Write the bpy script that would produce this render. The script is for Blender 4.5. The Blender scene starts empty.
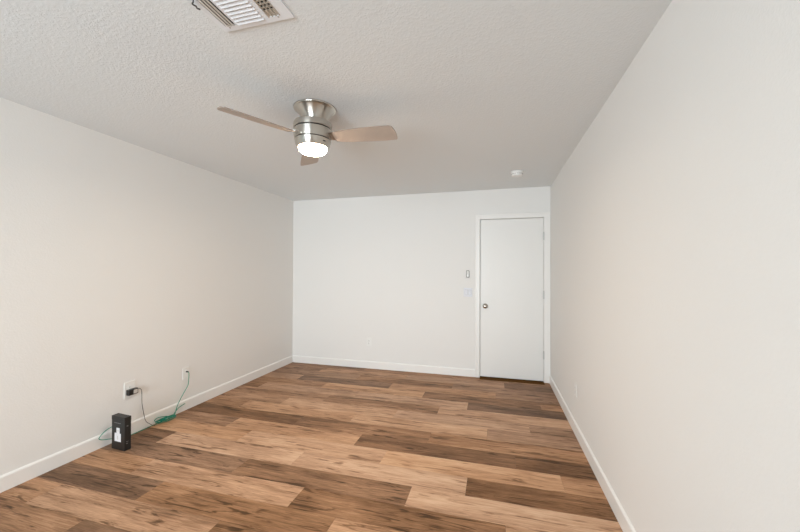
import bpy, bmesh, math, random
from mathutils import Vector, Matrix

# ------------------------------------------------------------------ scene, camera, light
S = bpy.context.scene
COL = S.collection
H = 2.44                      # ceiling height
XL, XR = -2.944, 0.6725       # left and right wall faces
YB, YN = 4.616, -2.60         # far and near wall faces
HC = 1.372

cam_data = bpy.data.cameras.new('camera')
cam = bpy.data.objects.new('camera', cam_data)
COL.objects.link(cam)
yaw, pitch, roll = 0.2668, 0.0077, 0.0036
fwd = Vector((-math.sin(yaw) * math.cos(pitch), math.cos(yaw) * math.cos(pitch), math.sin(pitch)))
right = Vector((math.cos(yaw), math.sin(yaw), 0))
up = right.cross(fwd)
r2 = right * math.cos(roll) + up * math.sin(roll)
u2 = up * math.cos(roll) - right * math.sin(roll)
m = Matrix((r2, u2, -fwd)).transposed().to_4x4()
m.translation = (0, 0, HC)
cam.matrix_world = m
cam_data.sensor_width = 36
cam_data.lens = 344.707 / 800 * 36
cam_data.shift_y = 2.98 / 800
cam_data.clip_start = 0.02
S.camera = cam

S.view_settings.view_transform = 'Standard'
S.view_settings.look = 'None'
S.view_settings.gamma = 1
S.view_settings.use_curve_mapping = False
S.view_settings.exposure = 0.07
try:
    S.cycles.use_denoising = True
    S.cycles.max_bounces = 14
    S.cycles.diffuse_bounces = 10
    S.cycles.glossy_bounces = 5
    S.cycles.transparent_max_bounces = 12
    S.cycles.sample_clamp_indirect = 6
    S.cycles.caustics_reflective = False
    S.cycles.caustics_refractive = False
except Exception:
    pass

W = bpy.data.worlds.new('sky')
S.world = W
W.use_nodes = True
wn = W.node_tree
bg = wn.nodes['Background']
sky = wn.nodes.new('ShaderNodeTexSky')
sky.sky_type = 'HOSEK_WILKIE'
sky.turbidity = 3
sky.sun_direction = (0.3, 0.6, 0.7)
wn.links.new(sky.outputs[0], bg.inputs[0])
bg.inputs[1].default_value = 0.8

# unseen windows and area lights added behind the camera as the daylight source
WIN_NEAR = (-2.60, -0.30, 0.25, 2.25)    # x0, x1, z0, z1 in the near wall
WIN_LEFT = (-1.60, 0.60, 0.10, 2.10)     # y0, y1, z0, z1 in the left wall

def area(name, loc, rot, sx, sy, power, col, spread=180):
    d = bpy.data.lights.new(name, 'AREA')
    d.shape = 'RECTANGLE'
    d.spread = math.radians(spread)
    d.size, d.size_y, d.energy, d.color = sx, sy, power, col
    o = bpy.data.objects.new(name, d)
    o.location, o.rotation_euler = loc, rot
    COL.objects.link(o)
    return o

area('added_daylight_near', (-1.45, YN - 0.30, 1.27), (math.radians(90), 0, 0), 2.3, 2.0, 154, (0.825, 0.935, 1.0), 128)  # added light, spread narrowed to favour the far wall
area('added_daylight_left', (XL - 0.30, -0.50, 1.10), (math.radians(90), 0, math.radians(-90)), 2.2, 2.0, 6, (0.70, 0.93, 1.0))

# ------------------------------------------------------------------ materials
def newmat(name):
    mt = bpy.data.materials.new(name)
    mt.use_nodes = True
    nt = mt.node_tree
    return mt, nt, nt.nodes['Principled BSDF']

def N(nt, kind, **kw):
    n = nt.nodes.new(kind)
    for k, v in kw.items():
        setattr(n, k, v)
    return n

def plain(name, col, rough=0.5, metal=0.0, bump=0.0, scale=200, var=0.0, spec=None):
    mt, nt, b = newmat(name)
    b.inputs['Roughness'].default_value = rough
    b.inputs['Metallic'].default_value = metal
    if spec is not None:
        b.inputs['Specular IOR Level'].default_value = spec
    tc = N(nt, 'ShaderNodeTexCoord')
    nz = N(nt, 'ShaderNodeTexNoise')
    nz.inputs['Scale'].default_value = scale
    nt.links.new(tc.outputs['Object'], nz.inputs['Vector'])
    rp = N(nt, 'ShaderNodeValToRGB')
    rp.color_ramp.elements[0].color = (*[c * (1 - var) for c in col], 1)
    rp.color_ramp.elements[1].color = (*[min(1, c * (1 + var)) for c in col], 1)
    nt.links.new(nz.outputs[0], rp.inputs[0])
    nt.links.new(rp.outputs[0], b.inputs['Base Color'])
    if bump:
        bp = N(nt, 'ShaderNodeBump')
        bp.inputs['Strength'].default_value = 1.0
        bp.inputs['Distance'].default_value = bump
        nt.links.new(nz.outputs[0], bp.inputs['Height'])
        nt.links.new(bp.outputs[0], b.inputs['Normal'])
    return mt

def plaster(name, col, scale, dist, lo, hi):
    """painted, sprayed wall texture: soft-edged flat blobs"""
    mt, nt, b = newmat(name)
    b.inputs['Roughness'].default_value = 0.85
    b.inputs['Specular IOR Level'].default_value = 0.25
    b.inputs['Base Color'].default_value = (*col, 1)
    tc = N(nt, 'ShaderNodeTexCoord')
    n1 = N(nt, 'ShaderNodeTexNoise')
    n1.inputs['Scale'].default_value = scale
    n1.inputs['Detail'].default_value = 3
    n1.inputs['Roughness'].default_value = 0.55
    nt.links.new(tc.outputs['Object'], n1.inputs['Vector'])
    mr = N(nt, 'ShaderNodeMapRange', interpolation_type='SMOOTHSTEP')
    mr.inputs['From Min'].default_value = lo
    mr.inputs['From Max'].default_value = hi
    nt.links.new(n1.outputs[0], mr.inputs['Value'])
    bp = N(nt, 'ShaderNodeBump')
    bp.inputs['Strength'].default_value = 1.0
    bp.inputs['Distance'].default_value = dist
    nt.links.new(mr.outputs[0], bp.inputs['Height'])
    nt.links.new(bp.outputs[0], b.inputs['Normal'])
    return mt

def wood_floor():
    mt, nt, b = newmat('wood_planks')
    L = nt.links.new
    at = N(nt, 'ShaderNodeAttribute', attribute_name='plank')
    sep = N(nt, 'ShaderNodeSeparateColor')
    L(at.outputs['Color'], sep.inputs[0])
    tc = N(nt, 'ShaderNodeTexCoord')
    off = N(nt, 'ShaderNodeVectorMath', operation='SCALE')
    off.inputs[0].default_value = (37.0, 91.0, 13.0)
    L(sep.outputs[1], off.inputs['Scale'])
    add = N(nt, 'ShaderNodeVectorMath', operation='ADD')
    L(tc.outputs['Object'], add.inputs[0])
    L(off.outputs[0], add.inputs[1])

    def noise(sx, sy, detail, rough, dist):
        mp = N(nt, 'ShaderNodeMapping')
        mp.inputs['Scale'].default_value = (sx, sy, 1)
        L(add.outputs[0], mp.inputs['Vector'])
        n = N(nt, 'ShaderNodeTexNoise')
        n.inputs['Scale'].default_value = 1
        n.inputs['Detail'].default_value = detail
        n.inputs['Roughness'].default_value = rough
        n.inputs['Distortion'].default_value = dist
        L(mp.outputs[0], n.inputs['Vector'])
        return n.outputs[0]

    def math_(op, a, c):
        n = N(nt, 'ShaderNodeMath', operation=op)
        for i, v in enumerate((a, c)):
            if isinstance(v, (int, float)):
                n.inputs[i].default_value = v
            else:
                L(v, n.inputs[i])
        return n.outputs[0]

    broad = noise(1.6, 9.0, 2, 0.5, 0.6)        # wide light and dark bands along a plank
    grain = noise(6.0, 95.0, 5, 0.7, 0.9)      # fine grain
    streak = noise(3.0, 26.0, 3, 0.6, 1.2)      # dark streaks
    t = math_('ADD', sep.outputs[0], math_('MULTIPLY', math_('SUBTRACT', broad, 0.5), 0.66))
    t = math_('ADD', t, math_('MULTIPLY', math_('SUBTRACT', grain, 0.5), 0.90))
    mr = N(nt, 'ShaderNodeMapRange', interpolation_type='SMOOTHSTEP')
    mr.inputs['From Min'].default_value = 0.54
    mr.inputs['From Max'].default_value = 0.70
    L(streak, mr.inputs['Value'])
    t = math_('SUBTRACT', t, math_('MULTIPLY', mr.outputs[0], 0.40))
    rp = N(nt, 'ShaderNodeValToRGB')
    cr = rp.color_ramp
    stops = [(0.0, (0.066, 0.034, 0.016)), (0.25, (0.152, 0.080, 0.042)), (0.50, (0.322, 0.181, 0.105)),
             (0.75, (0.545, 0.332, 0.208)), (1.0, (0.700, 0.480, 0.325))]
    cr.elements[0].position, cr.elements[0].color = 0.0, (*stops[0][1], 1)
    cr.elements[1].position, cr.elements[1].color = 1.0, (*stops[-1][1], 1)
    for p, c in stops[1:-1]:
        e = cr.elements.new(p)
        e.color = (*c, 1)
    t = math_('ADD', t, 0.07)
    L(t, rp.inputs[0])
    # some planks are greyer than others
    hsv = N(nt, 'ShaderNodeHueSaturation')
    L(math_('ADD', 0.97, math_('MULTIPLY', sep.outputs[2], 0.14)), hsv.inputs['Saturation'])
    L(rp.outputs[0], hsv.inputs['Color'])
    L(hsv.outputs[0], b.inputs['Base Color'])
    b.inputs['Roughness'].default_value = 0.5
    b.inputs['Specular IOR Level'].default_value = 0.2
    bp = N(nt, 'ShaderNodeBump')
    bp.inputs['Distance'].default_value = 0.0006
    L(grain, bp.inputs['Height'])
    L(bp.outputs[0], b.inputs['Normal'])
    return mt

def brushed(name, col, rough):
    mt, nt, b = newmat(name)
    b.inputs['Base Color'].default_value = (*col, 1)
    b.inputs['Metallic'].default_value = 1
    b.inputs['Roughness'].default_value = rough
    tc = N(nt, 'ShaderNodeTexCoord')
    mp = N(nt, 'ShaderNodeMapping')
    mp.inputs['Scale'].default_value = (6, 6, 900)
    nz = N(nt, 'ShaderNodeTexNoise')
    nz.inputs['Scale'].default_value = 1
    nz.inputs['Detail'].default_value = 2
    nt.links.new(tc.outputs['Object'], mp.inputs[0])
    nt.links.new(mp.outputs[0], nz.inputs['Vector'])
    mr = N(nt, 'ShaderNodeMapRange')
    mr.inputs['To Min'].default_value = rough - 0.06
    mr.inputs['To Max'].default_value = rough + 0.08
    tg = N(nt, 'ShaderNodeTangent', direction_type='RADIAL', axis='Z')
    nt.links.new(tg.outputs[0], b.inputs['Tangent'])
    b.inputs['Anisotropic'].default_value = 0.8
    b.inputs['Anisotropic Rotation'].default_value = 0.25
    nt.links.new(nz.outputs[0], mr.inputs['Value'])
    nt.links.new(mr.outputs[0], b.inputs['Roughness'])
    return mt

def emit(name, col, strength):
    mt, nt, b = newmat(name)
    b.inputs['Base Color'].default_value = (0.9, 0.88, 0.84, 1)
    b.inputs['Emission Color'].default_value = (*col, 1)
    b.inputs['Emission Strength'].default_value = strength
    return mt

def pane_glass():
    mt, nt, b = newmat('window_glass')
    tr = N(nt, 'ShaderNodeBsdfTransparent')
    gl = N(nt, 'ShaderNodeBsdfGlossy')
    gl.inputs['Roughness'].default_value = 0.02
    mx = N(nt, 'ShaderNodeMixShader')
    mx.inputs[0].default_value = 0.06
    nt.links.new(tr.outputs[0], mx.inputs[1])
    nt.links.new(gl.outputs[0], mx.inputs[2])
    nt.links.new(mx.outputs[0], nt.nodes['Material Output'].inputs['Surface'])
    return mt

M_WALL = plaster('wall_paint', (0.80, 0.793, 0.775), 95, 0.00022, 0.40, 0.66)
M_CEIL = plaster('ceiling_texture', (0.757, 0.785, 0.795), 85, 0.0006, 0.40, 0.66)
M_NEAR_DARK = plaster('darkened_near_paint', (0.20, 0.185, 0.17), 95, 0.00022, 0.40, 0.66)  # unseen near wall, darkened to give the fan metal dark reflections
M_TRIM = plain('trim_paint', (0.84, 0.83, 0.81), 0.38, var=0.01)
M_DOOR = plain('door_paint', (0.80, 0.795, 0.775), 0.42, bump=0.0002, scale=90, var=0.01)
M_FLOOR = wood_floor()
M_SUB = plain('plank_joint', (0.035, 0.022, 0.014), 0.8)
M_THR_SHADE = plain('shaded_threshold', (0.105, 0.047, 0.012), 0.8, var=0.3, scale=30, spec=0.05)  # threshold colour also holds the shade on the floor at the door
M_NICKEL = brushed('brushed_nickel', (0.56, 0.53, 0.48), 0.30)
M_STEEL = plain('satin_hinge', (0.55, 0.53, 0.50), 0.3, 1.0)
M_HINGE = plain('painted_hinge', (0.55, 0.55, 0.54), 0.35, 0.3)
M_KNOB = plain('knob_nickel', (0.52, 0.49, 0.45), 0.22, 1.0)
M_DARKMETAL = plain('dark_groove', (0.03, 0.028, 0.026), 0.5, 0.4)
M_BLADE = plain('fan_blade_finish', (0.43, 0.355, 0.30), 0.42, var=0.06, scale=25)
M_BLADE_EDGE = plain('fan_blade_edge', (0.30, 0.24, 0.20), 0.5)
M_LENS = emit('fan_lens', (1.0, 0.78, 0.54), 60.0)
M_PLASTIC = plain('white_plastic', (0.82, 0.82, 0.80), 0.32, var=0.01)
M_SWITCH = plain('bluish_white_plastic', (0.70, 0.71, 0.76), 0.4, var=0.01)
M_GREYPL = plain('grey_plastic', (0.33, 0.33, 0.32), 0.45)
M_CRADLE = plain('dark_grey_plastic', (0.20, 0.20, 0.195), 0.45)
M_SLOT = plain('slot_dark', (0.02, 0.02, 0.02), 0.7)
M_BLACK = plain('black_card', (0.012, 0.012, 0.012), 0.42, var=0.2, scale=60)
M_BLACKPL = plain('black_plastic', (0.014, 0.014, 0.014), 0.35)
M_PRINT = plain('white_print', (0.72, 0.72, 0.74), 0.5)
M_PRINT2 = plain('grey_print', (0.16, 0.16, 0.16), 0.5)
M_LABEL = plain('silver_label', (0.55, 0.53, 0.50), 0.4)
M_GREEN = plain('green_jacket', (0.008, 0.27, 0.175), 0.4, var=0.1)
M_CORD = plain('black_cord', (0.03, 0.028, 0.028), 0.5)
M_VENT = plain('vent_enamel', (0.80, 0.82, 0.85), 0.4, var=0.01)
M_BANK2 = plain('beige_enamel', (0.66, 0.62, 0.57), 0.5, var=0.05)
M_BANK = plain('tan_enamel', (0.50, 0.44, 0.37), 0.5, var=0.05)  # tan tone for the right louvre bank and damper
M_DUCT = plain('duct_dark', (0.02, 0.016, 0.012), 0.8)
M_LEVER = plain('lever_metal', (0.10, 0.10, 0.10), 0.4, 0.8)
M_CLEAR = pane_glass()

# ------------------------------------------------------------------ helpers
def mesh_obj(name, bm, mats, parent=None, smooth=False, loc=None):
    me = bpy.data.meshes.new(name)
    bmesh.ops.recalc_face_normals(bm, faces=bm.faces[:])
    bm.to_mesh(me)
    bm.free()
    if not isinstance(mats, (list, tuple)):
        mats = [mats]
    for mm in mats:
        me.materials.append(mm)
    if smooth:
        for p in me.polygons:
            p.use_smooth = True
        try:
            me.set_sharp_from_angle(angle=math.radians(35))
        except Exception:
            pass
    o = bpy.data.objects.new(name, me)
    COL.objects.link(o)
    if loc is not None:
        o.location = loc
    if parent is not None:
        o.parent = parent
    return o

def tag(o, label, cat=None, group=None, kind=None):
    o['label'] = label
    if cat:
        o['category'] = cat
    if group:
        o['group'] = group
    if kind:
        o['kind'] = kind
    return o

def thing(name, label, cat, loc, rotz=0.0, group=None):
    o = bpy.data.objects.new(name, None)
    o.empty_display_size = 0.05
    o.location = loc
    o.rotation_euler = (0, 0, rotz)
    COL.objects.link(o)
    return tag(o, label, cat, group)

def box(bm, x0, x1, y0, y1, z0, z1, bevel=0.0, mat=0, mtx=None):
    r = bmesh.ops.create_cube(bm, size=1)
    vs = r['verts']
    for v in vs:
        v.co = Vector(((x0 + x1) / 2 + v.co.x * (x1 - x0), (y0 + y1) / 2 + v.co.y * (y1 - y0), (z0 + z1) / 2 + v.co.z * (z1 - z0)))
    fs = set(f for v in vs for f in v.link_faces)
    for f in fs:
        f.material_index = mat
    if bevel:
        es = list(set(e for v in vs for e in v.link_edges))
        rb = bmesh.ops.bevel(bm, geom=es, offset=bevel, segments=2, affect='EDGES', profile=0.5)
        vs = list(set(v for f in rb['faces'] for v in f.verts) | set(v for v in vs if v.is_valid))
        for f in set(f for v in vs for f in v.link_faces):
            f.material_index = mat
    if mtx is not None:
        for v in vs:
            v.co = mtx @ v.co
    return vs

def lathe(bm, prof, seg=48, axis='Z', center=(0, 0, 0), mat=0, close=True):
    rings = []
    c = Vector(center)
    for r, z in prof:
        ring = []
        for i in range(seg):
            a = 2 * math.pi * i / seg
            p = Vector((r * math.cos(a), r * math.sin(a), z))
            if axis == 'Y':
                p = Vector((p.x, -p.z, p.y))      # profile axis runs towards -Y
            elif axis == 'X':
                p = Vector((p.z, p.x, p.y))
            ring.append(bm.verts.new(c + p))
        rings.append(ring)
    for a, b in zip(rings, rings[1:]):
        for i in range(seg):
            f = bm.faces.new((a[i], a[(i + 1) % seg], b[(i + 1) % seg], b[i]))
            f.material_index = mat
    if close:
        for ring in (rings[0], rings[-1]):
            f = bm.faces.new(ring)
            f.material_index = mat

def smooth_path(pts, n=10):
    pts = [Vector(p) for p in pts]
    out = []
    for i in range(len(pts) - 1):
        p0 = pts[max(i - 1, 0)]
        p1, p2 = pts[i], pts[i + 1]
        p3 = pts[min(i + 2, len(pts) - 1)]
        for k in range(n):
            t = k / n
            out.append(0.5 * ((2 * p1) + (p2 - p0) * t + (2 * p0 - 5 * p1 + 4 * p2 - p3) * t * t + (3 * p1 - p0 - 3 * p2 + p3) * t ** 3))
    out.append(pts[-1])
    return out

def tube(bm, pts, r, seg=8, mat=0):
    rings = []
    nrm = None
    for i, p in enumerate(pts):
        d = (pts[min(i + 1, len(pts) - 1)] - pts[max(i - 1, 0)]).normalized()
        if nrm is None:
            nrm = d.orthogonal().normalized()
        nrm = (nrm - d * nrm.dot(d))
        nrm = nrm.normalized() if nrm.length > 1e-6 else d.orthogonal().normalized()
        bn = d.cross(nrm)
        rings.append([bm.verts.new(p + (nrm * math.cos(2 * math.pi * k / seg) + bn * math.sin(2 * math.pi * k / seg)) * r) for k in range(seg)])
    for a, b in zip(rings, rings[1:]):
        for k in range(seg):
            f = bm.faces.new((a[k], a[(k + 1) % seg], b[(k + 1) % seg], b[k]))
            f.material_index = mat
    for ring in (rings[0], rings[-1]):
        f = bm.faces.new(ring)
        f.material_index = mat

def prism(bm, outline, z0, z1, mat=0, mtx=None):
    """outline in XY, extruded z0..z1"""
    lo = [bm.verts.new((x, y, z0)) for x, y in outline]
    hi = [bm.verts.new((x, y, z1)) for x, y in outline]
    fs = [bm.faces.new(lo), bm.faces.new(hi)]
    n = len(outline)
    for i in range(n):
        fs.append(bm.faces.new((lo[i], lo[(i + 1) % n], hi[(i + 1) % n], hi[i])))
    for f in fs:
        f.material_index = mat
    if mtx is not None:
        for v in lo + hi:
            v.co = mtx @ v.co

def sweep_profile(bm, prof, p0, p1, out):
    """prof: (distance out of the wall, z); swept from p0 to p1 (xy), out = inward direction"""
    o = Vector((*out, 0))
    rings = []
    for p in (p0, p1):
        rings.append([bm.verts.new(Vector((*p, 0)) + o * d + Vector((0, 0, z))) for d, z in prof])
    n = len(prof)
    for i in range(n):
        bm.faces.new((rings[0][i], rings[0][(i + 1) % n], rings[1][(i + 1) % n], rings[1][i]))
    bm.faces.new(rings[0])
    bm.faces.new(rings[1])

# ------------------------------------------------------------------ room shell
WT = 0.13
DX0, DX1, DZ = -0.195, 0.612, 2.070      # door opening in the far wall (to the jamb's outside)

# floor: individually laid planks in one mesh
rows_top = 4.652
PW, PL = 0.192, 1.22
# per row: x of one end joint, tones from left to right (0 dark .. 1 light)
ROWS = [
    (-1.75, [.36, .42, .44, .38]),
    (0.12, [.36, .58, .56, .30]),
    (-0.48, [.42, .46, .40, .40]),
    (-1.20, [.52, .30, .56, .42]),
    (-0.76, [.46, .64, .34, .44]),
    (-0.26, [.28, .58, .60, .24]),
    (-0.53, [.46, .42, .62, .54]),
    (-0.92, [.52, .66, .60, .52]),
    (-0.055, [.44, .62, .66, .52]),
    (-0.515, [.24, .38, .52]),
    (-1.07, [.48, .58, .27, .26]),
    (-0.79, [.60, .66, .70, .56]),
    (-0.17, [.26, .66, .68, .26]),
    (-0.505, [.34, .32, .70, .60]),
    (-1.16, [.50, .58, .34, .58]),
    (-0.85, [.28, .40, .56, .50]),
    (-1.45, [.54, .52, .34, .5]),
    (-2.175, [.42, .26, .4, .5]),
]
random.seed(5)
bm = bmesh.new()
lay = bm.loops.layers.float_color.new('plank')
G = 0.0006
def add_plank(x0, x1, y0, y1, tone):
    if x1 - x0 < 0.01 or y1 - y0 < 0.01:
        return
    vs = box(bm, x0 + G, x1 - G, y0 + G, y1 - G, -0.012, 0.0)
    seed, sat = random.random(), random.random()
    for f in set(f for v in vs for f in v.link_faces):
        for lp in f.loops:
            lp[lay] = (tone, seed, sat, 1)
k = 0
y1 = rows_top
while y1 > YN:
    y0 = y1 - PW
    if k < len(ROWS):
        jx, tones = ROWS[k]
    else:
        jx, tones = -random.random() * PL, [random.uniform(.28, .66) for _ in range(4)]
    js = []
    x = jx
    while x > XL + 0.02:
        x -= PL
    x += PL
    while x < XR - 0.02:
        js.append(x)
        x += PL
    ed = [XL] + js + [XR]
    for i in range(len(ed) - 1):
        add_plank(ed[i], ed[i + 1], max(y0, YN), min(y1, YB), tones[min(i, len(tones) - 1)])
    y1 = y0
    k += 1
box(bm, XL - WT, XR + WT, YN - WT, YB + WT, -0.10, -0.004, mat=1)
fl = mesh_obj('floor', bm, [M_FLOOR, M_SUB])
tag(fl, 'brown wood plank floor with mixed light and dark boards', 'floor', kind='structure')

bm = bmesh.new()
box(bm, XL - WT, XR + WT, YN - WT, YB + WT, H, H + 0.15)
tag(mesh_obj('ceiling', bm, M_CEIL), 'white ceiling with sprayed bumpy texture', 'ceiling', kind='structure')

def wall_with_hole(name, label, axis, face, outward, a0, a1, hole, mat=M_WALL):
    """axis 'x': wall runs along x at y=face; axis 'y': runs along y at x=face"""
    bm = bmesh.new()
    t0, t1 = sorted((face, face + outward * WT))
    def seg(b0, b1, z0, z1):
        if b1 - b0 < 1e-4 or z1 - z0 < 1e-4:
            return
        if axis == 'x':
            box(bm, b0, b1, t0, t1, z0, z1)
        else:
            box(bm, t0, t1, b0, b1, z0, z1)
    if hole is None:
        seg(a0, a1, 0, H)
    else:
        h0, h1, z0, z1 = hole
        seg(a0, h0, 0, H)
        seg(h1, a1, 0, H)
        seg(h0, h1, 0, z0)
        seg(h0, h1, z1, H)
    bmesh.ops.remove_doubles(bm, verts=bm.verts[:], dist=1e-5)
    return tag(mesh_obj(name, bm, mat), label, 'wall', kind='structure')

wall_with_hole('wall_back', 'white far wall that holds the door', 'x', YB, 1, XL - WT, XR + WT, (DX0, DX1, 0, DZ))
wall_with_hole('wall_left', 'long white wall on the side of the black box', 'y', XL, -1, YN, YB, WIN_LEFT)
wall_with_hole('wall_right', 'white wall on the side of the door hinges', 'y', XR, 1, YN, YB, None)
wall_with_hole('wall_near', 'unseen near wall darkened for the fan to reflect, with an added window', 'x', YN, -1, XL - WT, XR + WT, WIN_NEAR, M_NEAR_DARK)

# baseboards, 10 cm with an eased top edge
BP = [(0, 0), (0.013, 0), (0.013, 0.088), (0.011, 0.094), (0.006, 0.099), (0, 0.101)]
def baseboard(name, label, p0, p1, out):
    bm = bmesh.new()
    sweep_profile(bm, BP, p0, p1, out)
    tag(mesh_obj(name, bm, M_TRIM), label, 'baseboard', kind='structure')
baseboard('baseboard_left', 'white baseboard along the wall of the black box', (XL, YN), (XL, YB), (1, 0))
baseboard('baseboard_right', 'white baseboard along the wall beside the door hinges', (XR, YN), (XR, YB), (-1, 0))
baseboard('baseboard_back', 'white baseboard along the far wall, up to the door casing', (XL + 0.013, YB), (-0.2385, YB), (0, -1))
baseboard('baseboard_near', 'white baseboard under the wide window', (XL + 0.013, YN), (XR - 0.013, YN), (0, 1))

# ------------------------------------------------------------------ unseen windows added behind the camera to let daylight in
def window(name, label, axis, face, outward, hole):
    a0, a1, z0, z1 = hole
    fr = bmesh.new()
    gl = bmesh.new()
    d0, d1 = sorted((face + outward * 0.03, face + outward * 0.09))
    g0, g1 = sorted((face + outward * 0.055, face + outward * 0.061))
    def put(bmx, b0, b1, c0, c1, e0, e1):
        if axis == 'x':
            box(bmx, b0, b1, e0, e1, c0, c1, 0.003)
        else:
            box(bmx, e0, e1, b0, b1, c0, c1, 0.003)
    w = 0.045
    am = (a0 + a1) / 2
    put(fr, a0, a0 + w, z0, z1, d0, d1)
    put(fr, a1 - w, a1, z0, z1, d0, d1)
    put(fr, a0 + w, a1 - w, z0, z0 + w, d0, d1)
    put(fr, a0 + w, a1 - w, z1 - w, z1, d0, d1)
    put(fr, am - 0.025, am + 0.025, z0 + w, z1 - w, d0, d1)
    o = mesh_obj(name, fr, M_PLASTIC)
    tag(o, label, 'window', kind='structure')
    put(gl, a0 + w, am - 0.025, z0 + w, z1 - w, g0, g1)
    mesh_obj('pane', gl, M_CLEAR, o)
    gl = bmesh.new()
    put(gl, am + 0.025, a1 - w, z0 + w, z1 - w, g0, g1)
    mesh_obj('pane', gl, M_CLEAR, o)
window('added_window_1', 'wide white sliding window added unseen behind the viewer', 'x', YN, -1, WIN_NEAR)
window('added_window_2', 'white sliding window added unseen in the side wall behind the viewer', 'y', XL, -1, WIN_LEFT)

# ------------------------------------------------------------------ door
DL, DR, DT, DBOT = -0.173, 0.592, 2.050, 0.016
# jamb: three boards lining the opening, with a stop behind the leaf; added black panel behind keeps light out
bm = bmesh.new()
box(bm, DX0, DL - 0.006, YB, YB + WT, 0, DZ)
box(bm, DR + 0.003, DX1, YB, YB + WT, 0, DZ)
box(bm, DL - 0.006, DR + 0.003, YB, YB + WT, DT + 0.006, DZ)
box(bm, DL - 0.006, DL + 0.010, YB + 0.040, YB + 0.075, 0, DT + 0.006)
box(bm, DR - 0.010, DR + 0.003, YB + 0.040, YB + 0.075, 0, DT + 0.006)
box(bm, DL + 0.010, DR - 0.010, YB + 0.040, YB + 0.075, DT - 0.010, DT + 0.006)
tag(mesh_obj('trim_1', bm, M_TRIM), 'white jamb lining the door opening', 'door jamb', kind='structure')
# casing boards with a small eased profile
bm = bmesh.new()
def casing(x0, x1, z0, z1):
    box(bm, x0, x1, YB - 0.014, YB, z0, z1, 0.0035)
CT = 2.121
casing(-0.238, DL - 0.008, 0.0, CT)
casing(DR + 0.008, XR - 0.0005, 0.0, CT)
casing(DL - 0.008, DR + 0.008, DT + 0.008, CT)
def casing_bead(x0, x1, z0, z1):
    box(bm, x0, x1, YB - 0.018, YB - 0.012, z0, z1, 0.002)
casing_bead(-0.234, -0.216, 0.0, CT - 0.004)
casing_bead(XR - 0.022, XR - 0.004, 0.0, CT - 0.004)
casing_bead(-0.216, XR - 0.022, CT - 0.022, CT - 0.004)
tag(mesh_obj('trim_2', bm, M_TRIM), 'white casing boards around the door', 'door casing', kind='structure')
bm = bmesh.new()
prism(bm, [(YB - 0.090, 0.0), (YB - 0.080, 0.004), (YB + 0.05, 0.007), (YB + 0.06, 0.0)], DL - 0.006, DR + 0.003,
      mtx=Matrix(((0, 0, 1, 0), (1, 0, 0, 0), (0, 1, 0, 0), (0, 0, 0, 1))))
tag(mesh_obj('trim_3', bm, M_THR_SHADE), 'threshold strip under the door, coloured dark as shaded floor', 'threshold', kind='structure')
bm = bmesh.new()
box(bm, DX0 - 0.05, DX1 + 0.05, YB + WT, YB + WT + 0.03, -0.05, DZ + 0.05)  # unseen panel, added so the gap under the door stays dark
tag(mesh_obj('door_gap_blocker', bm, M_SLOT), 'added black panel keeping light out of the gap behind the door', 'wall', kind='structure')

bm = bmesh.new()
box(bm, DL, DR, YB, YB + 0.036, DBOT, DT, 0.0015)
door = mesh_obj('door_1', bm, M_DOOR)
tag(door, 'plain white flush door in the far wall', 'door', kind='structure')
bm = bmesh.new()
lathe(bm, [(0.001, 0.0), (0.033, 0.0), (0.033, 0.004), (0.028, 0.009), (0.014, 0.012), (0.012, 0.026), (0.016, 0.032), (0.026, 0.040),
           (0.029, 0.050), (0.027, 0.060), (0.018, 0.067), (0.001, 0.069)], 32, 'Y', (-0.112, YB, 0.930))
kn = mesh_obj('door_knob', bm, M_KNOB, door, True)
kn['label'] = 'round satin nickel knob'
for z in (1.823, 1.090, 0.343):
    bm = bmesh.new()
    box(bm, DR - 0.001, DR + 0.007, YB - 0.0005, YB + 0.030, z - 0.044, z + 0.044)
    bmesh.ops.create_cone(bm, cap_ends=True, segments=14, radius1=0.0062, radius2=0.0062, depth=0.089,
                          matrix=Matrix.Translation((DR + 0.0015, YB - 0.0165, z)))
    for zz in (-0.0475, 0.0475):
        bmesh.ops.create_uvsphere(bm, u_segments=10, v_segments=6, radius=0.0055, matrix=Matrix.Translation((DR + 0.0015, YB - 0.0165, z + zz)))
    box(bm, DR - 0.001, DR + 0.004, YB - 0.012, YB, z - 0.044, z + 0.044)
    hg = mesh_obj('hinge', bm, M_HINGE, door, False)

# ------------------------------------------------------------------ ceiling fan
FC = (-1.139, 2.031)
HX, HY = -0.0105, -0.0060                # the motor hangs a touch off the canopy's centre
fan = thing('ceiling_fan', 'brushed nickel three-blade ceiling fan with glowing light bowl', 'ceiling fan', (FC[0], FC[1], H))
HC3 = (HX, HY, 0)
bm = bmesh.new()
lathe(bm, [(0.060, -0.001), (0.136, 0.0), (0.137, -0.005), (0.135, -0.009), (0.127, -0.010), (0.118, -0.018), (0.106, -0.033), (0.094, -0.052),
           (0.084, -0.072), (0.077, -0.092), (0.073, -0.104)], 72)
mesh_obj('canopy', bm, M_NICKEL, fan, True)
bm = bmesh.new()
lathe(bm, [(0.070, -0.100), (0.1165, -0.100), (0.1220, -0.1025), (0.1240, -0.107), (0.1240, -0.1385), (0.1220, -0.1400)], 72, center=HC3)
mesh_obj('motor_cap', bm, M_NICKEL, fan, True)
bm = bmesh.new()
lathe(bm, [(0.100, -0.1395), (0.1185, -0.1395), (0.1185, -0.1475), (0.100, -0.1475)], 72, center=HC3)
mesh_obj('trim_ring', bm, M_DARKMETAL, fan, True)
bm = bmesh.new()
lathe(bm, [(0.100, -0.147), (0.1220, -0.147), (0.1238, -0.149), (0.1232, -0.170), (0.1212, -0.190), (0.1182, -0.2085), (0.1155, -0.2095)], 72, center=HC3)
mesh_obj('motor_housing', bm, M_NICKEL, fan, True)
bm = bmesh.new()
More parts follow.
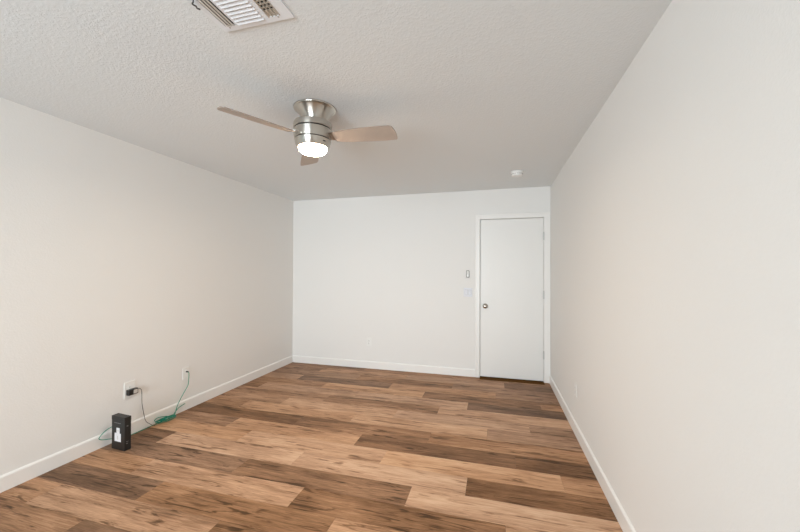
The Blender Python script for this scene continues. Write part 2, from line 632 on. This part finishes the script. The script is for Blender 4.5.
lathe(bm, [(0.095, -0.209), (0.1140, -0.209), (0.1140, -0.2140), (0.095, -0.2140)], 72, center=HC3)
mesh_obj('trim_ring', bm, M_DARKMETAL, fan, True)
bm = bmesh.new()
lathe(bm, [(0.095, -0.2135), (0.1160, -0.2135), (0.1172, -0.215), (0.1120, -0.235), (0.1040, -0.254), (0.0992, -0.2610), (0.0920, -0.2620)], 72, center=HC3)
fit = mesh_obj('light_fitter', bm, M_NICKEL, fan, True)
bm = bmesh.new()
box(bm, -0.010, 0.010, -0.0006, 0.0006, -0.0035, 0.0035, 0.0004, 0,
    Matrix.Translation(HC3) @ Matrix.Rotation(math.radians(68), 4, 'Z') @ Matrix.Translation((0, -0.1128, -0.236)))
mesh_obj('badge', bm, M_DARKMETAL, fit)
bm = bmesh.new()
lathe(bm, [(0.088, -0.260), (0.0920, -0.261), (0.0920, -0.267), (0.0890, -0.276), (0.0815, -0.285), (0.068, -0.293), (0.050, -0.2985), (0.028, -0.3015), (0.002, -0.3025)], 72, center=HC3)
lens = mesh_obj('light_bowl', bm, M_LENS, fan, True)
d = bpy.data.lights.new('bowl_light', 'AREA')
d.shape, d.size, d.energy, d.color = 'DISK', 0.17, 13, (1.0, 0.84, 0.66)
lo = bpy.data.objects.new('bowl_light', d)
COL.objects.link(lo)
lo.parent = fan
lo.location = (HX, HY, -0.306)
lens['label'] = 'glowing frosted light bowl'

def blade_outline():
    top = [(0.150, 0.045), (0.19, 0.054), (0.24, 0.061), (0.30, 0.065), (0.38, 0.069), (0.46, 0.070), (0.525, 0.069)]
    tip = [(0.540, 0.064), (0.550, 0.045), (0.557, 0.02), (0.561, -0.01), (0.562, -0.04), (0.560, -0.060), (0.552, -0.068)]
    bot = [(0.46, -0.069), (0.38, -0.067), (0.30, -0.062), (0.24, -0.058), (0.19, -0.052), (0.150, -0.045)]
    return top + tip + bot
for ang, ln in ((4.8, 0.99), (122.5, 1.02), (242.0, 1.04)):
    base = Matrix.Translation(HC3) @ Matrix.Rotation(math.radians(ang), 4, 'Z') @ Matrix.Translation((0, 0, -0.195)) @ Matrix.Rotation(math.radians(-15), 4, 'X')
    bm = bmesh.new()
    # the clockwise edge of each blade rides higher than the other
    prism(bm, [(x * ln, -y) for x, y in blade_outline()], -0.003, 0.003, 0, base)
    for f in bm.faces:
        if len(f.verts) == 4:
            f.material_index = 1
    bl = mesh_obj('blade', bm, [M_BLADE, M_BLADE_EDGE], fan)
    bm = bmesh.new()
    arm = Matrix.Translation(HC3) @ Matrix.Rotation(math.radians(ang), 4, 'Z') @ Matrix.Translation((0, 0, -0.191)) @ Matrix.Rotation(math.radians(-15), 4, 'X')
    prism(bm, [(0.085, 0.030), (0.150, 0.041), (0.158, 0.030), (0.158, -0.030), (0.150, -0.041), (0.085, -0.030)], -0.001, 0.006, 0, arm)
    mesh_obj('blade_arm', bm, M_STEEL, bl).matrix_parent_inverse = Matrix.Identity(4)

# ------------------------------------------------------------------ ceiling air register
VX0, VX1, VY0, VY1 = -1.153, -0.808, 0.905, 1.264
vent = thing('air_vent', 'white three-way ceiling air register with a black damper lever', 'air vent', ((VX0 + VX1) / 2, (VY0 + VY1) / 2, H))
vx, vy = (VX1 - VX0) / 2, (VY1 - VY0) / 2
IX0, IX1, IY = -vx + 0.026, vx - 0.050, vy - 0.028
bm = bmesh.new()
# sloped outer rim made of four boards plus two dividers between the three louvre banks
T = -0.0075
def rim(x0, x1, y0, y1):
    box(bm, x0, x1, y0, y1, T, 0.0)
S1, S2 = -0.086, 0.056                     # dividers (local x)
rim(-vx, IX0, -vy, vy)
rim(IX1, vx, -vy, vy)
rim(IX0, IX1, IY, vy)
rim(IX0, IX1, -vy, -IY)
rim(S1 - 0.010, S1 + 0.004, -IY, IY)
rim(S2 - 0.010, S2 + 0.012, -IY, IY)
mesh_obj('frame', bm, M_VENT, vent)
bm = bmesh.new()
box(bm, IX0 - 0.002, IX1 + 0.002, -IY - 0.002, IY + 0.002, -0.0012, -0.0002)
mesh_obj('duct_opening', bm, M_DUCT, vent)
# left bank: three long slats along y, tilted outward
for i in range(3):
    x = IX0 + 0.010 + i * 0.0145
    bm = bmesh.new()
    box(bm, -0.0085, 0.0085, -IY, IY, -0.0007, 0.0007, 0, 0, Matrix.Translation((x, 0, -0.0085)) @ Matrix.Rotation(math.radians(22), 4, 'Y'))
    mesh_obj('louvre', bm, M_BANK2, vent)
# middle bank: short slats across, opening towards the far side
ns = 16
for i in range(ns):
    y = -IY + 0.009 + i * (2 * IY - 0.012) / (ns - 1)
    bm = bmesh.new()
    box(bm, S1 + 0.003, S2 - 0.009, -0.0078, 0.0078, -0.0007, 0.0007, 0, 0, Matrix.Translation((0, y - 0.002, -0.0085)) @ Matrix.Rotation(math.radians(-24), 4, 'X'))
    mesh_obj('louvre', bm, M_VENT, vent)
# right bank: thin edge-on slats along y over the damper's cross blades
for i in range(4):
    x = S2 + 0.0165 + i * 0.0170
    bm = bmesh.new()
    box(bm, -0.0012, 0.0012, -IY, IY, -0.0030, 0.0030, 0, 0, Matrix.Translation((x, 0, -0.0075)) @ Matrix.Rotation(math.radians(18), 4, 'Y'))
    mesh_obj('louvre', bm, M_BANK, vent)
bm = bmesh.new()
y = -IY
while y < IY - 0.004:
    box(bm, S2 + 0.012, IX1 - 0.001, y, y + (0.0060 if y < IY - 0.035 else 0.0165), -0.0050, -0.0015)
    y += 0.0180
dm = mesh_obj('damper', bm, M_BANK, vent)
bm = bmesh.new()
tube(bm, smooth_path([(-vx + 0.022, -0.015, -0.004), (-vx + 0.020, -0.010, -0.018), (-vx + 0.010, -0.004, -0.022), (-vx + 0.013, 0.010, -0.021), (-vx + 0.007, 0.020, -0.020), (-vx + 0.008, 0.034, -0.014)], 6), 0.0030, 8)
lv = mesh_obj('damper_lever', bm, M_LEVER, vent, True)
for sx, sy in ((-vx + 0.040, IY + 0.010), (vx - 0.062, IY + 0.008)):
    bm = bmesh.new()
    lathe(bm, [(0.0005, T - 0.0016), (0.003, T - 0.0014), (0.0042, T), (0.0042, T + 0.001)], 12, 'Z', (sx, sy, 0))
    mesh_obj('screw', bm, M_STEEL, vent, True)

# ------------------------------------------------------------------ smoke detector
sd = thing('smoke_detector', 'round white smoke detector on the ceiling in front of the door', 'smoke detector', (0.233, 3.870, H))
bm = bmesh.new()
lathe(bm, [(0.02, 0.0), (0.066, 0.0), (0.067, -0.004), (0.067, -0.010), (0.064, -0.012)], 40)
mesh_obj('base', bm, M_PLASTIC, sd, True)
bm = bmesh.new()
lathe(bm, [(0.050, -0.011), (0.058, -0.012), (0.0585, -0.015), (0.057, -0.036), (0.053, -0.043), (0.040, -0.0475), (0.018, -0.049), (0.002, -0.049)], 40)
cov = mesh_obj('cover', bm, M_PLASTIC, sd, True)
bm = bmesh.new()
for i in range(20):
    a = 2 * math.pi * i / 20
    box(bm, -0.006, 0.006, -0.0004, 0.0012, -0.0035, 0.0035, 0, 0, Matrix.Rotation(a, 4, 'Z') @ Matrix.Translation((0, 0.0575, -0.026)))
mesh_obj('sensor_grille', bm, M_GREYPL, cov)
bm = bmesh.new()
lathe(bm, [(0.0005, -0.0515), (0.009, -0.051), (0.010, -0.048), (0.010, -0.047)], 20, 'Z', (0.012, -0.012, 0))
mesh_obj('test_button', bm, M_PLASTIC, cov, True)

# ------------------------------------------------------------------ wall plates. Local frame: plate face looks along -Y, base at the wall
def plate_bm(w, h):
    bm = bmesh.new()
    box(bm, -w / 2, w / 2, -0.0055, 0.0, -h / 2, h / 2, 0.0022)
    return bm

def make_outlet(label, loc, rz, mat=M_PLASTIC, pw=0.072, ph=0.117):
    t = thing('wall_outlet', label, 'electrical outlet', loc, rz)
    mesh_obj('cover_plate', plate_bm(pw, ph), mat, t)
    for dz in (-0.0195, 0.0195):
        bm = bmesh.new()
        prism(bm, [(0.017 * math.copysign(abs(math.cos(a)) ** 0.6, math.cos(a)), 0.0145 * math.copysign(abs(math.sin(a)) ** 0.6, math.sin(a)))
                   for a in [2 * math.pi * i / 24 for i in range(24)]], 0.0050, 0.0075, 0,
              Matrix.Translation((0, 0, dz)) @ Matrix.Rotation(math.radians(90), 4, 'X'))
        rc = mesh_obj('receptacle', bm, mat, t)
        bm = bmesh.new()
        box(bm, -0.0072, -0.0052, -0.0078, -0.0070, dz - 0.001, dz + 0.007)
        box(bm, 0.0052, 0.0072, -0.0078, -0.0070, dz - 0.001, dz + 0.006)
        box(bm, -0.0022, 0.0022, -0.0078, -0.0070, dz - 0.009, dz - 0.005)
        mesh_obj('slots', bm, M_SLOT, rc)
    bm = bmesh.new()
    lathe(bm, [(0.0005, 0.0066), (0.0025, 0.0064), (0.0032, 0.0054), (0.0032, 0.005)], 12, 'Y')
    mesh_obj('screw', bm, M_STEEL, t)
    return t

def copy_tree(o, parent=None):
    c = o.copy()
    COL.objects.link(c)
    if parent is not None:
        c.parent = parent
    for ch in list(o.children):
        copy_tree(ch, c)
    return c

LW = math.radians(90)       # on the left wall the face looks along +X
RW = math.radians(-90)      # on the right wall it looks along -X
make_outlet('white oversized wall outlet that the black power adapter is plugged into', (XL, 2.195, 0.377), LW, pw=0.092, ph=0.136)
o1 = make_outlet('small white wall outlet low on the far wall, left of the door', (-1.714, YB, 0.371), 0)
o3 = copy_tree(o1)
o3.location, o3.rotation_euler = (XR, 3.231, 0.371), (0, 0, RW)
o3['label'] = 'white wall outlet low on the right wall, near the door'

jk = thing('network_jack', 'white wall jack plate with the green cable plugged in', 'wall jack', (XL, 2.740, 0.360), LW)
mesh_obj('cover_plate', plate_bm(0.072, 0.117), M_PLASTIC, jk)
bm = bmesh.new()
box(bm, -0.010, 0.010, -0.0085, -0.005, 0.004, 0.028, 0.001)
js = mesh_obj('jack_socket', bm, M_PLASTIC, jk)
bm = bmesh.new()
box(bm, -0.0065, 0.0065, -0.0092, -0.0080, 0.010, 0.022)
mesh_obj('opening', bm, M_SLOT, js)
for dz in (-0.048, 0.048):
    bm = bmesh.new()
    lathe(bm, [(0.0005, 0.0066), (0.0025, 0.0064), (0.0032, 0.0054), (0.0032, 0.005)], 12, 'Y', (0, 0, dz))
    mesh_obj('screw', bm, M_STEEL, jk)

sw = thing('light_switch', 'white double rocker light switch beside the door', 'light switch', (-0.333, YB, 1.103))
mesh_obj('cover_plate', plate_bm(0.110, 0.115), M_SWITCH, sw)
for dx in (-0.023, 0.023):
    bm = bmesh.new()
    box(bm, dx - 0.0185, dx + 0.0185, -0.0060, -0.0050, -0.0355, 0.0355)  # thin grey slab standing in for shade in the slit
    mesh_obj('rocker_gap_shade', bm, M_GREYPL, sw)
    bm = bmesh.new()
    prism(bm, [(-0.033, -0.005), (0.033, -0.005), (0.033, -0.011), (0.0, -0.0075), (-0.033, -0.0065)], -0.0165, 0.0165, 0,
          Matrix.Translation((dx, 0, 0)) @ Matrix(((0, 0, 1, 0), (0, 1, 0, 0), (1, 0, 0, 0), (0, 0, 0, 1))))
    mesh_obj('rocker', bm, M_SWITCH, sw)

fr = thing('fan_remote', 'slim fan remote in a grey wall cradle above the light switch', 'remote control', (-0.335, YB, 1.344))
bm = bmesh.new()
box(bm, -0.020, 0.020, -0.006, 0.0, -0.046, 0.046, 0.004)
box(bm, -0.020, -0.0135, -0.018, -0.003, -0.046, 0.0, 0.002)
box(bm, 0.0135, 0.020, -0.018, -0.003, -0.046, 0.0, 0.002)
box(bm, -0.020, 0.020, -0.018, -0.003, -0.046, -0.038, 0.002)
mesh_obj('cradle', bm, M_CRADLE, fr)
bm = bmesh.new()
box(bm, -0.0130, 0.0130, -0.018, -0.0055, -0.037, 0.038, 0.003)
rb = mesh_obj('remote_body', bm, M_PLASTIC, fr)
for z in (0.026, 0.012, -0.002):
    bm = bmesh.new()
    lathe(bm, [(0.0005, 0.0192), (0.0045, 0.019), (0.005, 0.0178), (0.005, 0.0170)], 14, 'Y', (0, 0, z))
    mesh_obj('button', bm, M_GREYPL, rb)

# ------------------------------------------------------------------ power adapter in the left wall outlet
pa = thing('power_adapter', 'black plug-in power adapter with a thin dark cord', 'power adapter', (XL + 0.0075, 2.195, 0.3575), LW)
bm = bmesh.new()
box(bm, -0.034, 0.044, -0.034, -0.0005, -0.020, 0.026, 0.004)
pb = mesh_obj('adapter_body', bm, M_BLACKPL, pa)
bm = bmesh.new()
box(bm, 0.004, 0.038, -0.0348, -0.0335, -0.013, 0.019, 0.0003)
mesh_obj('rating_label', bm, M_LABEL, pb)
# cord: local coordinates (x along the wall = world +y, -y out of the wall = world +x)
def wl(x, y, z):                       # world to adapter local
    return (y - 2.185, -(x - XL - 0.0075), z - 0.3575)
cord_w = [(-2.920, 2.236, 0.366), (-2.918, 2.252, 0.366), (-2.918, 2.266, 0.350), (-2.920, 2.272, 0.31), (-2.922, 2.276, 0.23), (-2.920, 2.290, 0.14), (-2.916, 2.306, 0.068),
          (-2.910, 2.338, 0.030), (-2.900, 2.360, 0.009), (-2.893, 2.372, 0.003)]
bm = bmesh.new()
tube(bm, smooth_path([wl(*p) for p in cord_w], 8), 0.0021, 8)
mesh_obj('cord', bm, M_CORD, pa, True)

# ------------------------------------------------------------------ green network cable: jack, coil by the baseboard, run to the box
ec = thing('network_cable', 'green network cable bundled in a coil by the baseboard', 'cable', (-2.88, 2.50, 0.0))
O = Vector((-2.88, 2.50, 0.0))
rel = lambda pts: [Vector(p) - O for p in pts]
R = 0.0030
bm = bmesh.new()
tube(bm, smooth_path(rel([(-2.914, 2.7405, 0.375), (-2.905, 2.741, 0.362), (-2.906, 2.741, 0.31), (-2.910, 2.738, 0.250), (-2.914, 2.710, 0.205),
                          (-2.918, 2.675, 0.155), (-2.920, 2.635, 0.095), (-2.905, 2.60, 0.05), (-2.885, 2.57, 0.025), (-2.88, 2.545, 0.012)]), 8), R, 8)
tube(bm, smooth_path(rel([(-2.89, 2.43, 0.006), (-2.915, 2.36, 0.0035), (-2.912, 2.28, 0.0035), (-2.916, 2.20, 0.0035), (-2.90, 2.14, 0.0035), (-2.88, 2.075, 0.0035)]), 8), R, 8)
mesh_obj('cable_run', bm, M_GREEN, ec, True)
bm = bmesh.new()
tube(bm, smooth_path(rel([(-2.872, 2.062, 0.040), (-2.882, 2.045, 0.045), (-2.895, 2.015, 0.055), (-2.905, 1.965, 0.070), (-2.900, 1.938, 0.090), (-2.893, 1.945, 0.112),
                          (-2.895, 1.99, 0.138), (-2.885, 2.035, 0.150), (-2.872, 2.062, 0.155)]), 8), 0.0028, 8)
lp = mesh_obj('cable_loop', bm, M_GREEN, ec, True)
# coil: flattened bundle of turns lying along the baseboard, tied in the middle
random.seed(11)
bm = bmesh.new()
pts = []
turns = 7
for i in range(turns * 16 + 1):
    a = 2 * math.pi * i / 16
    k = i / 16
    lx = (0.070 + 0.022 * math.sin(k * 2.1)) * math.cos(a) + 0.014 * math.sin(k * 1.7)
    ly = (0.016 + 0.009 * math.sin(k * 3.3)) * math.sin(a)
    lz = 0.0045 + 0.0050 * (k % 4) + 0.004 * (1 + math.sin(a * 0.5 + k)) + 0.020 * abs(math.sin(a * 0.5)) * (0.5 + 0.5 * math.sin(k * 2.7))
    pts.append(Vector((0.000 + ly - 0.006, lx - 0.015, lz)))
tube(bm, pts, R, 7)
tube(bm, smooth_path(rel([(-2.892, 2.44, 0.006), (-2.913, 2.42, 0.016), (-2.920, 2.40, 0.036), (-2.916, 2.425, 0.050), (-2.905, 2.475, 0.042), (-2.89, 2.52, 0.022)]), 8), R, 7)
tube(bm, smooth_path(rel([(-2.888, 2.55, 0.02), (-2.905, 2.60, 0.045), (-2.918, 2.645, 0.060), (-2.921, 2.685, 0.068), (-2.922, 2.715, 0.072)]), 8), R, 7)
mesh_obj('coil', bm, M_GREEN, ec, True)
bm = bmesh.new()
tie = [Vector((-0.006 + 0.029 * math.cos(2 * math.pi * i / 20), -0.010, 0.021 + 0.021 * math.sin(2 * math.pi * i / 20))) for i in range(21)]
tube(bm, tie, 0.0025, 6)
mesh_obj('tie', bm, M_GREEN, ec, True)
bm = bmesh.new()
box(bm, -2.936 - O.x, -2.912 - O.x, 2.7345 - O.y, 2.7465 - O.y, 0.3705, 0.3805, 0.001)
pg = mesh_obj('plug', bm, M_SLOT, ec)
pg['label'] = 'small dark plug'

# ------------------------------------------------------------------ black box with a white device picture
BW, BD, BH = 0.148, 0.046, 0.252
bx = thing('product_box', 'tall black box with a white device picture, on the floor', 'box', (-2.704, 1.983, 0.0), math.radians(-4.4))
bm = bmesh.new()
box(bm, -BW, 0.0, 0.0, BD, 0.0, BH - 0.001, 0.0012)
mesh_obj('carton', bm, M_BLACK, bx)
bm = bmesh.new()
box(bm, -BW - 0.0008, 0.0008, -0.0008, BD + 0.0008, BH - 0.030, BH + 0.001, 0.0012)
mesh_obj('lid', bm, M_BLACK, bx)
bm = bmesh.new()
def fp(u0, u1, v0, v1, b=0.0004):
    box(bm, -BW + u0 * BW, -BW + u1 * BW, -0.0012, 0.0, v0 * BH, v1 * BH)
fp(.24, .72, .25, .50)
fp(.38, .62, .50, .66)
pic = mesh_obj('device_picture', bm, M_PRINT, bx)
bm = bmesh.new()
fp(.26, .70, .495, .500)
for u0 in (.46,):
    box(bm, -BW + .44 * BW, -BW + .50 * BW, -0.0016, -0.0010, .31 * BH, .42 * BH)
box(bm, -BW + .46 * BW, -BW + .54 * BW, -0.0016, -0.0010, .56 * BH, .60 * BH)
mesh_obj('picture_detail', bm, M_LABEL, pic)
bm = bmesh.new()
fp(.20, .42, .795, .815)
fp(.45, .70, .795, .815)
mesh_obj('print_line', bm, M_PRINT2, bx)
for v0, v1, y0, y1 in ((.72, .75, .30, .55), (.20, .225, .25, .50), (.26, .275, .25, .60)):
    bm = bmesh.new()
    box(bm, 0.0, 0.0010, y0 * BD, y1 * BD, v0 * BH, v1 * BH)
    mesh_obj('side_print', bm, M_PRINT2, bx)
